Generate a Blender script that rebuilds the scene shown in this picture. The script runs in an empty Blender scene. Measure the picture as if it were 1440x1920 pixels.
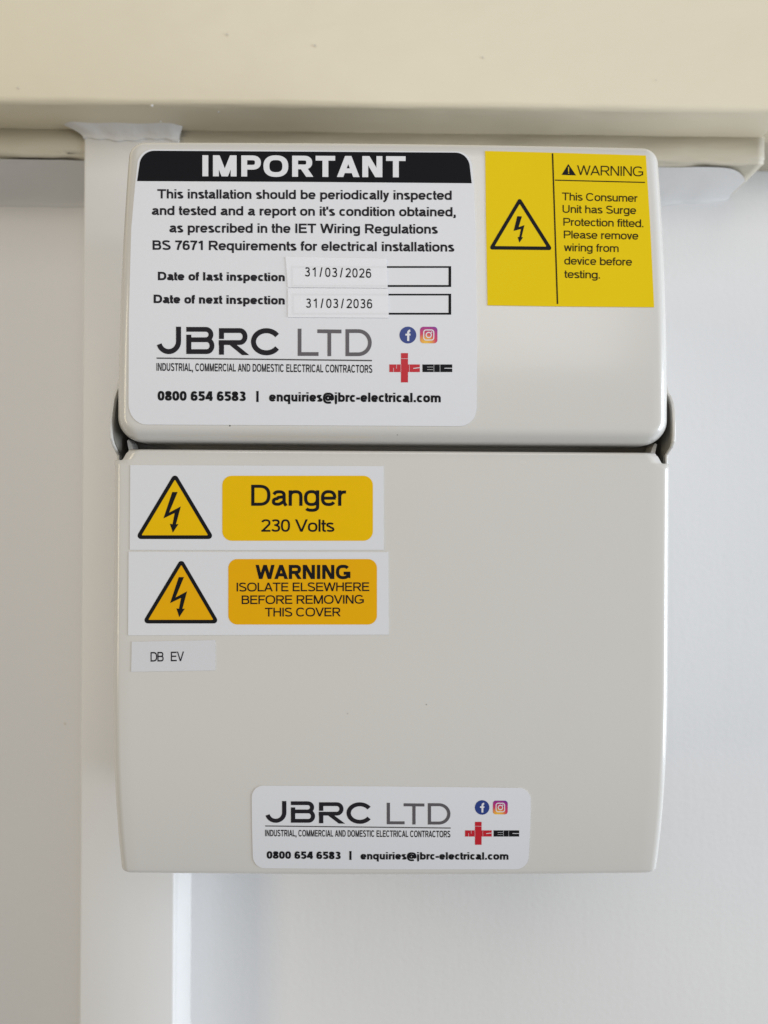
import bpy, bmesh, math, random
from mathutils import Vector, Matrix
from mathutils.geometry import tessellate_polygon

random.seed(7)
SC = bpy.context.scene
COL = SC.collection
R = math.radians
MM = 0.001

# ------------------------------------------------------------------ camera
F_PX = 1442.0                    # focal length in photograph pixels (1440 x 1920 frame)
DW = 0.338                       # camera to wall, metres
CAM = Vector((0.0, -DW, 0.0))
YAW, ROLL = R(0.67), R(0.33)
fwd = Vector((math.sin(YAW), math.cos(YAW), 0))
rgt0 = Vector((math.cos(YAW), -math.sin(YAW), 0))
up0 = Vector((0, 0, 1))
rgt = rgt0 * math.cos(ROLL) + up0 * math.sin(ROLL)
upv = up0 * math.cos(ROLL) - rgt0 * math.sin(ROLL)
cd = bpy.data.cameras.new('camera')
cam = bpy.data.objects.new('camera', cd)
COL.objects.link(cam)
cam.matrix_world = Matrix(((rgt.x, upv.x, -fwd.x, CAM.x), (rgt.y, upv.y, -fwd.y, CAM.y),
                           (rgt.z, upv.z, -fwd.z, CAM.z), (0, 0, 0, 1)))
cd.sensor_fit = 'HORIZONTAL'
cd.sensor_width = 36.0
cd.lens = 36.0 * F_PX / 1440.0
cd.clip_start, cd.clip_end = 0.01, 50
cd.dof.use_dof = True
cd.dof.focus_distance = 0.2245
cd.dof.aperture_fstop = 17.0
SC.camera = cam

# ------------------------------------------------------------------ light
w = bpy.data.worlds.new('World')
SC.world = w
w.use_nodes = True
w.node_tree.nodes['Background'].inputs[0].default_value = (0.97, 0.98, 1.0, 1)
w.node_tree.nodes['Background'].inputs[1].default_value = 0.28

def area(name, loc, target, sx, sy, power, col):
    l = bpy.data.lights.new(name, 'AREA')
    l.shape = 'RECTANGLE'; l.size = sx; l.size_y = sy; l.energy = power; l.color = col
    o = bpy.data.objects.new(name, l)
    COL.objects.link(o)
    o.location = loc
    o.rotation_euler = (Vector(target) - Vector(loc)).to_track_quat('-Z', 'Y').to_euler()
    return o

area('window_daylight', (1.60, -0.54, -0.15), (0.0, -0.05, 0.0), 0.9, 1.1, 36, (0.83, 0.905, 1.0))
area('room_lamp', (-1.15, -1.00, 0.15), (0.0, -0.05, 0.0), 0.3, 1.0, 6.0, (1.0, 0.85, 0.58))
area('ceiling_light', (0.05, -0.98, 0.62), (0.0, -0.1, 0.02), 0.7, 0.7, 4.1, (1.0, 0.985, 0.97))

SC.view_settings.view_transform = 'Standard'
SC.view_settings.look = 'None'
SC.view_settings.exposure = -0.17
SC.view_settings.gamma = 1.0

# ------------------------------------------------------------------ pixel helpers
def ray(px, py):
    return fwd * F_PX + rgt * (px - 720.0) - upv * (py - 960.0)

def on_plane(px, py, y):
    d = ray(px, py)
    return CAM + d * ((y - CAM.y) / d.y)

def door_y(z):                   # front of the bowed door
    zz = z / MM
    d = 219.8 + 0.00128 * (zz - 25.0) ** 2
    return -DW + d * MM

def cover_y(z):                  # front of the lower cover, rolls back towards its foot
    zz = z / MM
    d = 226.0
    if zz < -48:
        d += 9.5 * ((-zz - 48.0) / 64.0) ** 2.3
    return -DW + d * MM

def on_surf(px, py, fy, off):
    d = ray(px, py)
    y = fy(0.0)
    for _ in range(6):
        p = CAM + d * ((y - off - CAM.y) / d.y)
        y = fy(p.z)
    p = CAM + d * ((y - off - CAM.y) / d.y)
    return p

# ------------------------------------------------------------------ materials
def material(name, col, rough=0.5, spec=0.5, bump=0.0, bscale=300.0, stretch=(1, 1, 1), vary=0.0,
             vscale=20.0, coat=0.0, alpha=1.0, bump2=0.0, b2scale=40.0, b2stretch=(1, 1, 1), rvary=0.0):
    m = bpy.data.materials.new(name)
    m.use_nodes = True
    nt = m.node_tree
    N, Lk = nt.nodes, nt.links
    b = N['Principled BSDF']
    b.inputs['Base Color'].default_value = (*col, 1)
    b.inputs['Roughness'].default_value = rough
    b.inputs['Specular IOR Level'].default_value = spec
    b.inputs['Coat Weight'].default_value = coat
    b.inputs['Coat Roughness'].default_value = 0.12
    b.inputs['Alpha'].default_value = alpha
    tc = N.new('ShaderNodeTexCoord')
    def noise(scale, st, detail=3.0):
        mp = N.new('ShaderNodeMapping'); mp.inputs['Scale'].default_value = st
        Lk.new(tc.outputs['Object'], mp.inputs['Vector'])
        n = N.new('ShaderNodeTexNoise'); n.inputs['Scale'].default_value = scale
        n.inputs['Detail'].default_value = detail
        Lk.new(mp.outputs['Vector'], n.inputs['Vector'])
        return n
    if vary > 0:
        n = noise(vscale, stretch, 4.0)
        mr = N.new('ShaderNodeMapRange')
        mr.inputs['From Min'].default_value = 0.1; mr.inputs['From Max'].default_value = 0.9
        mr.inputs['To Min'].default_value = 1 - vary; mr.inputs['To Max'].default_value = 1 + vary
        Lk.new(n.outputs['Fac'], mr.inputs['Value'])
        mx = N.new('ShaderNodeVectorMath'); mx.operation = 'SCALE'
        mx.inputs[0].default_value = col
        Lk.new(mr.outputs['Result'], mx.inputs['Scale'])
        Lk.new(mx.outputs['Vector'], b.inputs['Base Color'])
        if rvary > 0:
            mr2 = N.new('ShaderNodeMapRange')
            mr2.inputs['From Min'].default_value = 0.1; mr2.inputs['From Max'].default_value = 0.9
            mr2.inputs['To Min'].default_value = rough - rvary; mr2.inputs['To Max'].default_value = rough + rvary
            Lk.new(n.outputs['Fac'], mr2.inputs['Value'])
            Lk.new(mr2.outputs['Result'], b.inputs['Roughness'])
    last = None
    for amt, sc_, st in ((bump, bscale, stretch), (bump2, b2scale, b2stretch)):
        if amt > 0:
            n = noise(sc_, st)
            bp = N.new('ShaderNodeBump')
            bp.inputs['Strength'].default_value = 1.0
            bp.inputs['Distance'].default_value = amt
            Lk.new(n.outputs['Fac'], bp.inputs['Height'])
            if last: Lk.new(last.outputs['Normal'], bp.inputs['Normal'])
            last = bp
    if last: Lk.new(last.outputs['Normal'], b.inputs['Normal'])
    return m

M = {}
M['wall'] = material('painted_plaster', (0.72, 0.71, 0.70), 0.55, 0.35, bump=0.00008, bscale=420, vary=0.015, vscale=9,
                     bump2=0.00006, b2scale=150, b2stretch=(1, 1, 0.06))
M['cream'] = material('cream_gloss_paint', (0.74, 0.67, 0.515), 0.40, 0.4, bump=0.0001, bscale=250, stretch=(0.25, 1, 1), vary=0.03,
                      vscale=14, bump2=0.0012, b2scale=28, b2stretch=(0.5, 1, 1))
M['batten'] = material('shaded_cream_paint', (0.54, 0.495, 0.395), 0.5, 0.35, bump=0.0006, bscale=120, stretch=(0.12, 1, 1), vary=0.07,
                       vscale=60, bump2=0.0012, b2scale=50, b2stretch=(0.3, 1, 1))  # cream paint darkened to carry the shade below and beside the ledge
M['pvc'] = material('white_pvc', (0.73, 0.72, 0.705), 0.38, 0.45, bump=0.00003, bscale=500, vary=0.012, vscale=16,
                    bump2=0.0003, b2scale=30, b2stretch=(1, 1, 0.3))
M['caulk'] = material('white_caulk', (0.74, 0.73, 0.72), 0.5, 0.4, bump=0.0004, bscale=160)
M['steel'] = material('powder_coated_steel', (0.655, 0.635, 0.595), 0.24, 0.5, bump=0.000012, bscale=900, vary=0.006, vscale=22,
                      bump2=0.00012, b2scale=35, rvary=0.06, coat=0.45)
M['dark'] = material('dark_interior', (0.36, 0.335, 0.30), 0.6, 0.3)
M['recess_shade'] = material('painted_recess_shade', (0.21, 0.20, 0.175), 0.5, 0.3)  # dark colour standing in for the shade inside the cheeks
M['scuff'] = material('grey_scuff', (0.62, 0.57, 0.48), 0.6, 0.2)
M['paper'] = material('white_vinyl_label', (0.73, 0.735, 0.765), 0.42, 0.4, bump=0.00001, bscale=1500, vary=0.012, vscale=900)
M['gloss_paper'] = material('white_polyester_label', (0.72, 0.725, 0.75), 0.3, 0.5, bump=0.00001, bscale=900, vary=0.008, vscale=400)
M['tape'] = material('translucent_label_tape', (0.90, 0.90, 0.935), 0.3, 0.4, alpha=0.80, bump=0.00004, bscale=160)
M['tape_white'] = material('white_label_tape', (0.67, 0.67, 0.695), 0.28, 0.5, bump=0.00006, bscale=140)
M['lemon'] = material('lemon_yellow_vinyl', (0.80, 0.575, 0.001), 0.5, 0.12, bump=0.00001, bscale=1200, vary=0.015, vscale=30)
M['yellow'] = material('printed_yellow', (0.80, 0.485, 0.001), 0.5, 0.12, vary=0.02, vscale=300)
M['amber'] = material('printed_amber', (0.78, 0.40, 0.002), 0.5, 0.12, vary=0.02, vscale=300)
M['ink'] = material('black_ink', (0.010, 0.010, 0.012), 0.5, 0.08)
M['navy_ink'] = material('blue_black_ink', (0.009, 0.009, 0.011), 0.55, 0.06)
M['soft_ink'] = material('warm_black_ink', (0.020, 0.018, 0.022), 0.5, 0.08)
M['olive_ink'] = material('black_ink_on_yellow', (0.035, 0.026, 0.003), 0.5, 0.1)
M['grey_ink'] = material('grey_ink', (0.105, 0.095, 0.105), 0.45, 0.4)
M['rule_ink'] = material('dark_grey_ink', (0.07, 0.065, 0.07), 0.45, 0.4)
M['print_white'] = material('unprinted_white', (0.74, 0.74, 0.77), 0.42, 0.4)
M['red'] = material('red_ink', (0.52, 0.010, 0.022), 0.42, 0.4)
M['blue'] = material('blue_ink', (0.020, 0.045, 0.22), 0.42, 0.4)
M['speck'] = material('dust', (0.05, 0.045, 0.04), 0.8, 0.1)

def icon_gradient(name, c, s):
    # printed colour blend of the little camera icon: yellow corner, pink middle, violet top
    m = material(name, (0.6, 0.05, 0.2), 0.42, 0.4)
    nt = m.node_tree; N, Lk = nt.nodes, nt.links
    tc = N.new('ShaderNodeTexCoord')
    mp = N.new('ShaderNodeMapping')
    mp.vector_type = 'POINT'
    mp.inputs['Location'].default_value = (-c.x / s, 0, -c.z / s)
    mp.inputs['Scale'].default_value = (1 / s, 0, 1 / s)
    Lk.new(tc.outputs['Object'], mp.inputs['Vector'])
    dist = N.new('ShaderNodeVectorMath'); dist.operation = 'DISTANCE'
    dist.inputs[1].default_value = (0.25, 0, 0.0)
    Lk.new(mp.outputs['Vector'], dist.inputs[0])
    cr = N.new('ShaderNodeValToRGB')
    e = cr.color_ramp.elements
    e[0].position = 0.0; e[0].color = (0.85, 0.52, 0.06, 1)
    e[1].position = 1.0; e[1].color = (0.10, 0.03, 0.30, 1)
    for p, cc in ((0.25, (0.80, 0.35, 0.05, 1)), (0.5, (0.62, 0.04, 0.10, 1)), (0.8, (0.36, 0.02, 0.22, 1))):
        k = e.new(p); k.color = cc
    Lk.new(dist.outputs['Value'], cr.inputs['Fac'])
    Lk.new(cr.outputs['Color'], N['Principled BSDF'].inputs['Base Color'])
    return m

# ------------------------------------------------------------------ object helpers
def mesh_obj(name, verts, faces, mat, parent=None, smooth=False):
    me = bpy.data.meshes.new(name)
    me.from_pydata([tuple(v) for v in verts], [], faces)
    me.validate()
    bm = bmesh.new(); bm.from_mesh(me)
    bmesh.ops.recalc_face_normals(bm, faces=bm.faces)
    bm.to_mesh(me); bm.free()
    me.materials.append(M[mat] if isinstance(mat, str) else mat)
    if smooth:
        for p in me.polygons: p.use_smooth = True
    o = bpy.data.objects.new(name, me)
    COL.objects.link(o)
    if parent: o.parent = parent
    return o

def tag(o, label, cat, group=None):
    o['label'] = label; o['category'] = cat
    if group: o['group'] = group
    return o

def thing(name, label, cat, group=None):
    o = bpy.data.objects.new(name, None)
    o.empty_display_size = 0.01
    COL.objects.link(o)
    return tag(o, label, cat, group)

def box_bm(bm, x0, x1, y0, y1, z0, z1, bev=0.0, seg=3):
    r = bmesh.ops.create_cube(bm, size=1.0)
    for v in r['verts']:
        v.co = Vector((x0 + (v.co.x + .5) * (x1 - x0), y0 + (v.co.y + .5) * (y1 - y0), z0 + (v.co.z + .5) * (z1 - z0)))
    if bev > 0:
        es = list({e for v in r['verts'] for e in v.link_edges})
        bmesh.ops.bevel(bm, geom=es, offset=bev, segments=seg, profile=0.5, affect='EDGES')

def box(name, x0, x1, y0, y1, z0, z1, mat, parent=None, bev=0.0, seg=3):
    bm = bmesh.new()
    box_bm(bm, x0, x1, y0, y1, z0, z1, bev, seg)
    me = bpy.data.meshes.new(name); bm.to_mesh(me); bm.free()
    me.materials.append(M[mat])
    if bev > 0:
        for p in me.polygons: p.use_smooth = True
    o = bpy.data.objects.new(name, me); COL.objects.link(o)
    if parent: o.parent = parent
    return o

# ------------------------------------------------------------------ setting: wall
def wall():
    n = 60
    xs = [-1.2 + 2.4 * i / n for i in range(n + 1)]
    zs = [-1.2 + 2.4 * i / n for i in range(n + 1)]
    vs = [(x, 0.0, z) for z in zs for x in xs]
    fs = [(j * (n + 1) + i, j * (n + 1) + i + 1, (j + 1) * (n + 1) + i + 1, (j + 1) * (n + 1) + i) for j in range(n) for i in range(n)]
    o = mesh_obj('wall', vs, fs, 'wall')
    o['kind'] = 'structure'
    return o
WALL = wall()

# ------------------------------------------------------------------ boxed timber ledge above the unit
TY = -DW + 0.3065                 # trunking and batten front plane
ZL = on_plane(700, 246, TY).z     # underside of the ledge
LY = CAM.y + (ZL - CAM.z) / (on_plane(700, 199, 0).z - CAM.z) * DW     # ledge front
XR = on_plane(1431, 256, TY).x    # right end of the ledge
ZB = on_plane(300, 292, TY).z     # foot of the batten

def wavy_prism(name, mat, parent, x0, x1, prof, amp, freq, n=140, seed=0):
    """a painted strip: closed (y, z) profile run along x with slightly wandering edges"""
    rnd = random.Random(seed)
    ph = [[rnd.uniform(0, 6.28) for _ in range(4)] for _ in prof]
    vs, fs = [], []
    k = len(prof)
    for i in range(n + 1):
        x = x0 + (x1 - x0) * i / n
        for j, (y, z, a) in enumerate(prof):
            dz = sum(math.sin(x * freq * (1 + q * 1.7) + ph[j][q]) / (1 + q) for q in range(4)) * amp * a
            dy = sum(math.cos(x * freq * (1.3 + q * 1.5) + ph[j][q]) / (1 + q) for q in range(4)) * amp * a * 0.6
            vs.append((x, y + dy, z + dz))
    for i in range(n):
        for j in range(k):
            a, b = i * k + j, i * k + (j + 1) % k
            fs.append((a, b, b + k, a + k))
    fs.append(tuple(range(k))); fs.append(tuple(n * k + j for j in range(k))[::-1])
    return mesh_obj(name, vs, fs, mat, parent, smooth=True)

ledge = thing('timber_ledge', 'cream painted boxed timber ledge running along the wall above the grey unit', 'ledge')
r = 0.0024
prof = [(-0.0005, ZL, .2), (LY + 0.006, ZL, .6)]
for k in range(9):
    t = R(90 * k / 8)
    prof.append((LY + r - r * math.sin(t), ZL + r - r * math.cos(t), .25))
prof += [(LY, ZL + 0.012, .15), (LY, ZL + 0.20, .1), (-0.0005, ZL + 0.20, 0)]
lo = wavy_prism('fascia_board', 'cream', ledge, -0.6, XR, prof, 0.00022, 55, 220, 3)
md = lo.modifiers.new('edge', 'EDGE_SPLIT'); md.split_angle = R(50)
TB = TY + 0.0014
prof = [(-0.0005, ZL + 0.0002, 0), (TB, ZL + 0.0002, 0), (TB - 0.0002, ZB + 0.003, .6)]
for k in range(5):
    t = R(90 * k / 4)
    prof.append((TB + 0.0016 - 0.0016 * math.cos(t), ZB + 0.0016 - 0.0016 * math.sin(t), 1.0))
prof += [(TB + 0.012, ZB - 0.0004, .8), (-0.0005, ZB - 0.001, 1.0)]
wavy_prism('batten', 'batten', ledge, -0.6, XR + 0.0012, prof, 0.00035, 90, 260, 5)
# white paint and filler slopped over the batten's underside, where it meets the wall
def filler(name, x0, x1, seed, y_front, mat='caulk', hb=0.010, fade=0.0):
    rnd = random.Random(seed)
    n, k = 90, 10
    vs, fs = [], []
    ph = [rnd.uniform(0, 6.28) for _ in range(8)]
    def wob(x, o): return math.sin(x * 70 + ph[o]) * .5 + math.sin(x * 180 + ph[o + 1]) * .25 + math.sin(x * 420 + ph[o + 2]) * .12
    for i in range(n + 1):
        x = x0 + (x1 - x0) * i / n
        e = max(0.0, (x - (x1 - fade)) / fade) if fade > 0 else 0.0
        yf = (y_front + 0.0009 * wob(x, 0)) * (1 - 0.45 * e ** 3)
        hc = (hb + 0.0012 * wob(x, 3)) * (1 - 0.6 * e ** 2)
        for j in range(k + 1):
            q = math.pi / 2 * j / k
            lump = 0.0004 * math.sin(2 * q) * wob(x + j * .004, 2)
            vs.append((x, yf * (1 - math.sin(q)) + 0.00015, ZB - 0.0006 - hc * (1 - math.cos(q)) + lump))
        zw = ZB - 0.0006 - hc
        vs.append((x, 0.0004, zw + 0.0005)); 
    s = k + 2
    for i in range(n):
        for j in range(s - 1):
            fs.append((i * s + j, i * s + j + 1, (i + 1) * s + j + 1, (i + 1) * s + j))
    return mesh_obj(name, vs, fs, mat, ledge, smooth=True)
filler('filler_bead', on_plane(1140, 300, TY).x, XR + 0.0005, 2, TB + 0.0018, 'wall', 0.0045, 0.022)
filler('filler_bead', -0.6, on_plane(160, 300, TY).x, 9, TB + 0.0018, 'wall', 0.008)
box('end_board', XR + 0.0003, XR + 0.3, TB + 0.004, -0.0003, ZL - 0.0006, ZL + 0.199, 'batten', ledge, 0.001, 2)

# ------------------------------------------------------------------ cable trunking
XT0, XT1 = on_plane(151.5, 1300, TY).x, on_plane(326.5, 1750, TY).x
trunk = thing('cable_trunking', 'white plastic square cable trunking running up the wall behind the grey unit', 'trunking')
box('channel', XT0 + 0.0007, XT1 - 0.0007, TY + 0.004, 0.0003, -0.9, ZL - 0.0003, 'pvc', trunk, 0.0005, 2)
box('lid', XT0, XT1, TY, TY + 0.0055, -0.9, ZL - 0.0012, 'pvc', trunk, 0.0008, 3)
def caulk():
    n, k = 36, 8
    vs, fs = [], []
    zt, zb = ZL, on_plane(200, 263, TY).z
    xa, xb = on_plane(124, 240, TY).x, on_plane(345, 244, TY).x
    for i in range(n + 1):
        t = i / n
        for j in range(k + 1):
            s = j / k                      # 0 at the ledge, 1 on the trunking face
            flare = (1 - s) ** 2.2
            x0 = XT0 - 0.0002 + (xa - XT0) * flare; x1 = XT1 + (xb - XT1) * flare
            x = x0 + (x1 - x0) * t
            z = zt + (zb - zt) * s + 0.0005 * math.sin(t * 9 + 1) * s + 0.0003 * math.sin(t * 31) * s
            y = TY - 0.0004 - 0.0042 * (1 - s) ** 2.4 - 0.00025 * math.sin(t * 17) * (1 - s)
            e = min(t, 1 - t)
            if e < 0.08: y += (0.08 - e) / 0.08 * 0.0022 * (1 - s)
            vs.append((x, y, z))
        vs.append((vs[-1][0], TY + 0.001, vs[-1][2] + 0.0003))
    s_ = k + 2
    for i in range(n):
        for j in range(s_ - 1):
            fs.append((i * s_ + j, i * s_ + j + 1, (i + 1) * s_ + j + 1, (i + 1) * s_ + j))
    mesh_obj('caulk_bead', vs, fs, 'caulk', trunk, smooth=True)
caulk()

# ------------------------------------------------------------------ consumer unit
YC = cover_y(0.0)
XL = on_plane(214.0, 1000, YC + 0.0020).x
XRC = on_plane(1254.0, 1000, YC + 0.0020).x
XC, HX = (XL + XRC) / 2, (XRC - XL) / 2          # centre line and half width of the cover
ZN = on_plane(735, 866, YC).z                    # notch level: where the side folds start
ZTOP = on_plane(735, 851, YC).z                  # top edge of the cover's tongue
ZBOT = on_plane(735, 1639.5, cover_y(-0.111)).z
YBACK = -0.0008
unit = thing('consumer_unit', 'pale grey steel consumer unit with bowed door and lower cover on the wall', 'fuse box')

def tray(name, hx, z0, z1, rct, rcb, fil_in, fil_d, depth, fy, crown_t, crown_b, bot_scale=1.0):
    nh, nv, nc = 44, 44, 10
    def outline(t):
        pts = []
        x0, x1, a, b = XC - hx + t, XC + hx - t, z0 + t, z1 - t
        rt, rb = max(rct - t, 0.0003), max(rcb - t, 0.0003)
        for i in range(nh): pts.append((x0 + rb + (x1 - x0 - 2 * rb) * i / nh, a))
        for i in range(nc): q = R(-90 + 90 * i / nc); pts.append((x1 - rb + rb * math.cos(q), a + rb + rb * math.sin(q)))
        for i in range(nv): pts.append((x1, a + rb + (b - a - rb - rt) * i / nv))
        for i in range(nc): q = R(90 * i / nc); pts.append((x1 - rt + rt * math.cos(q), b - rt + rt * math.sin(q)))
        for i in range(nh): pts.append((x1 - rt - (x1 - x0 - 2 * rt) * i / nh, b))
        for i in range(nc): q = R(90 + 90 * i / nc); pts.append((x0 + rt + rt * math.cos(q), b - rt + rt * math.sin(q)))
        for i in range(nv): pts.append((x0, b - rt - (b - a - rb - rt) * i / nv))
        for i in range(nc): q = R(180 + 90 * i / nc); pts.append((x0 + rb + rb * math.cos(q), a + rb + rb * math.sin(q)))
        return pts
    rings = [(0.0, depth), (0.0, depth * .5), (0.0, fil_d * 1.4)]
    for k in range(11):
        q = R(90 * k / 10)
        rings.append((fil_in * (1 - math.cos(q)), fil_d * (1 - math.sin(q))))
    half = (z1 - z0) / 2
    m = 22
    for k in range(1, m + 1):
        rings.append((fil_in + (half - 0.0004 - fil_in) * (k / m), 0.0))
    vs, fs = [], []
    zm = (z0 + z1) / 2
    for t, dep in rings:
        for x, z in outline(t):
            u = 1 - ((x - XC) / hx) ** 2
            zc = z + (crown_t * u * (z - zm) / half if z > zm else crown_b * u * (zm - z) / half)
            vs.append((x, min(fy(zc) + dep, YBACK), zc))
    n = len(vs) // len(rings)
    for k in range(len(rings) - 1):
        for i in range(n):
            fs.append((k * n + i, k * n + (i + 1) % n, (k + 1) * n + (i + 1) % n, (k + 1) * n + i))
    fs.append(tuple((len(rings) - 1) * n + i for i in range(n)))
    return mesh_obj(name, vs, fs, 'steel', unit, smooth=True)

DHX = 0.0803
ZD0 = on_plane(735, 831, -DW + 0.2235).z
ZD1 = on_plane(735, 262.5, door_y(0.106) + 0.002).z
door = tray('door', DHX, ZD0, ZD1, 0.0055, 0.0070, 0.0044, 0.0070, 0.060, door_y, 0.0006, 0.0)
md = door.modifiers.new('thickness', 'SOLIDIFY'); md.thickness = 0.0011; md.offset = -1

# lower cover: folded sheet with side returns, notched upper corners and a rolled foot
def front_cover():
    rf = 0.0027
    cols = []                                    # (x from centre, depth behind the front)
    hx = HX
    side = [(0.100,), (0.060,), (0.030,), (0.012,), (0.006,)]
    L_ = [(-hx, d[0]) for d in side]
    for k in range(9):
        q = R(90 * k / 8); L_.append((-hx + rf * (1 - math.cos(q)), rf * (1 - math.sin(q))))
    nf = 46
    flat = [(-hx + rf + (2 * hx - 2 * rf) * i / nf, 0.0) for i in range(1, nf)]
    Rr = [(-x, d) for x, d in reversed(L_)]
    cols = L_ + flat + Rr
    i0, i1 = len(L_) - 1, len(L_) + len(flat)    # flat span, inclusive
    nrow = 70
    rb = 0.0018
    vs, fs = [], []
    rows = []
    for k in range(nrow + 1):
        z = ZN + (ZBOT + rb - ZN) * k / nrow
        rows.append((z, 0.0))
    for k in range(1, 9):
        q = R(90 * k / 8); rows.append((ZBOT + rb - rb * math.sin(q), rb * (1 - math.cos(q))))
    def emit(z, ins, back=False):
        for x, d in cols:
            xx = x * (1 - ins / hx)
            u = 1 - (x / hx) ** 2
            low = max(0.0, (-z - 0.03) / 0.08)
            zc = z - 0.0007 * u * min(low, 1)
            vs.append((XC + xx, YBACK if back else min(cover_y(zc) + d + ins, YBACK), zc))
    for z, ins in rows: emit(z, ins)
    emit(rows[-1][0] + 0.0001, rb, True)
    n = len(cols); nr = len(rows) + 1
    for r_ in range(nr - 1):
        for i in range(n - 1):
            fs.append((r_ * n + i, r_ * n + i + 1, (r_ + 1) * n + i + 1, (r_ + 1) * n + i))
    # tongue above the notches
    span = i1 - i0 + 1
    prev = [i0 + k for k in range(span)]
    wf = hx - rf
    wt = XC - on_plane(240, 849, YC).x
    m = 20
    trows = []
    for k in range(1, m + 1):
        s = k / m
        sm = 0.5 - math.sin(math.asin(1 - 2 * s) / 3)
        trows.append((ZN + (ZTOP - ZN) * s, wf + (wt - wf) * sm, 0.0))
    rr = 0.0009
    for k in range(1, 6):
        q = R(90 * k / 5)
        trows.append((ZTOP + rr * math.sin(q), wt - 0.0001 * k, rr * (1 - math.cos(q))))
    trows.append((ZTOP + rr, wt - 0.0006, 0.012))
    for z, wd, back in trows:
        cur = []
        for k in range(span):
            x = cols[i0 + k][0] / wf * wd
            vs.append((XC + x, cover_y(z) + back, z)); cur.append(len(vs) - 1)
        for k in range(span - 1):
            fs.append((prev[k], prev[k + 1], cur[k + 1], cur[k]))
        prev = cur
    o = mesh_obj('front_cover', vs, fs, 'steel', unit, smooth=True)
    md = o.modifiers.new('thickness', 'SOLIDIFY'); md.thickness = 0.0010; md.offset = -1
    return o
cover = front_cover()

# side cheeks the door swings between
def cheek(side):
    left = [(217.5, 726), (213.5, 735), (209, 750), (206, 770), (204.3, 790), (204.3, 808), (205.5, 822), (209, 834), (214.5, 845), (218.5, 853), (219.5, 866)]
    right = [(1255, 737), (1260, 744), (1264, 756), (1266, 770), (1267, 790), (1267, 815), (1266, 828), (1263, 838), (1257, 847), (1253, 853), (1252.5, 870)]
    prof = []
    xo = XC + side * (HX - 0.0003)
    for x, y in (left if side < 0 else right):
        d = ray(x, y)
        p = CAM + d * ((xo - CAM.x) / d.x)
        prof.append((p.y, p.z))
    prof = [(YBACK, 0.100), (prof[0][0] + 0.040, 0.100), (prof[0][0] + 0.016, 0.062), (prof[0][0] + 0.004, 0.043)] + prof
    prof[-1] = (prof[-1][0], ZN - 0.0002)
    prof.append((YBACK, ZN - 0.0002))
    x0, x1 = XC + side * (HX - 0.0003), XC + side * (HX - 0.0011)
    k = len(prof)
    vs = [(x0, y, z) for y, z in prof] + [(x1, y, z) for y, z in prof]
    fs = [tuple(range(k)), tuple(range(2 * k - 1, k - 1, -1))] + [(i, (i + 1) % k, k + (i + 1) % k, k + i) for i in range(k)]
    o = mesh_obj('side_cheek', vs, fs, 'steel', unit)
    b = o.modifiers.new('bevel', 'BEVEL'); b.width = 0.0002; b.segments = 2; b.limit_method = 'ANGLE'; b.angle_limit = R(60)
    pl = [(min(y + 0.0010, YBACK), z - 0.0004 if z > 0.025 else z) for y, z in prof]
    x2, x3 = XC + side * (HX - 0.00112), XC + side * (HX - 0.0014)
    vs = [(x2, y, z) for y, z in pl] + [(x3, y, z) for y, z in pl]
    mesh_obj('shade_plate', vs, fs, 'recess_shade', unit)  # added dark plate, gives the cheek's inner face its shade
    return o
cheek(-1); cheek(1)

box('back_plate', XC - HX + 0.002, XC + HX - 0.002, -0.0022, -0.0003, ZBOT + 0.003, 0.100, 'steel', unit)
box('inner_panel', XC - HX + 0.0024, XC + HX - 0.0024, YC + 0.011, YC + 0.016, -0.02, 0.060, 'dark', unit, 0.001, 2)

# small bent stops either side of the hinge line
def hinge_tab(side):
    a = [(0.0784, ZTOP + 0.0002), (0.0769, ZTOP + 0.0002), (0.0778, ZTOP + 0.0028), (0.0786, ZTOP + 0.0040), (0.0791, ZTOP + 0.0036)]
    y0, y1 = YC + 0.0035, YC + 0.009
    vs = [(XC + side * x, y0, z) for x, z in a] + [(XC + side * x, y1, z) for x, z in a]
    k = len(a)
    fs = [tuple(range(k)), tuple(range(2 * k - 1, k - 1, -1))] + [(i, (i + 1) % k, k + (i + 1) % k, k + i) for i in range(k)]
    mesh_obj('hinge_tab', vs, fs, 'steel', unit)
hinge_tab(-1); hinge_tab(1)

# ------------------------------------------------------------------ flat print: polygons in photo pixels laid on the bowed steel
def sub_outline(poly, step=10.0):
    out = []
    for i, p in enumerate(poly):
        q = poly[(i + 1) % len(poly)]
        n = max(1, int(math.hypot(q[0] - p[0], q[1] - p[1]) / step))
        for k in range(n):
            out.append((p[0] + (q[0] - p[0]) * k / n, p[1] + (q[1] - p[1]) * k / n))
    return out

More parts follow.
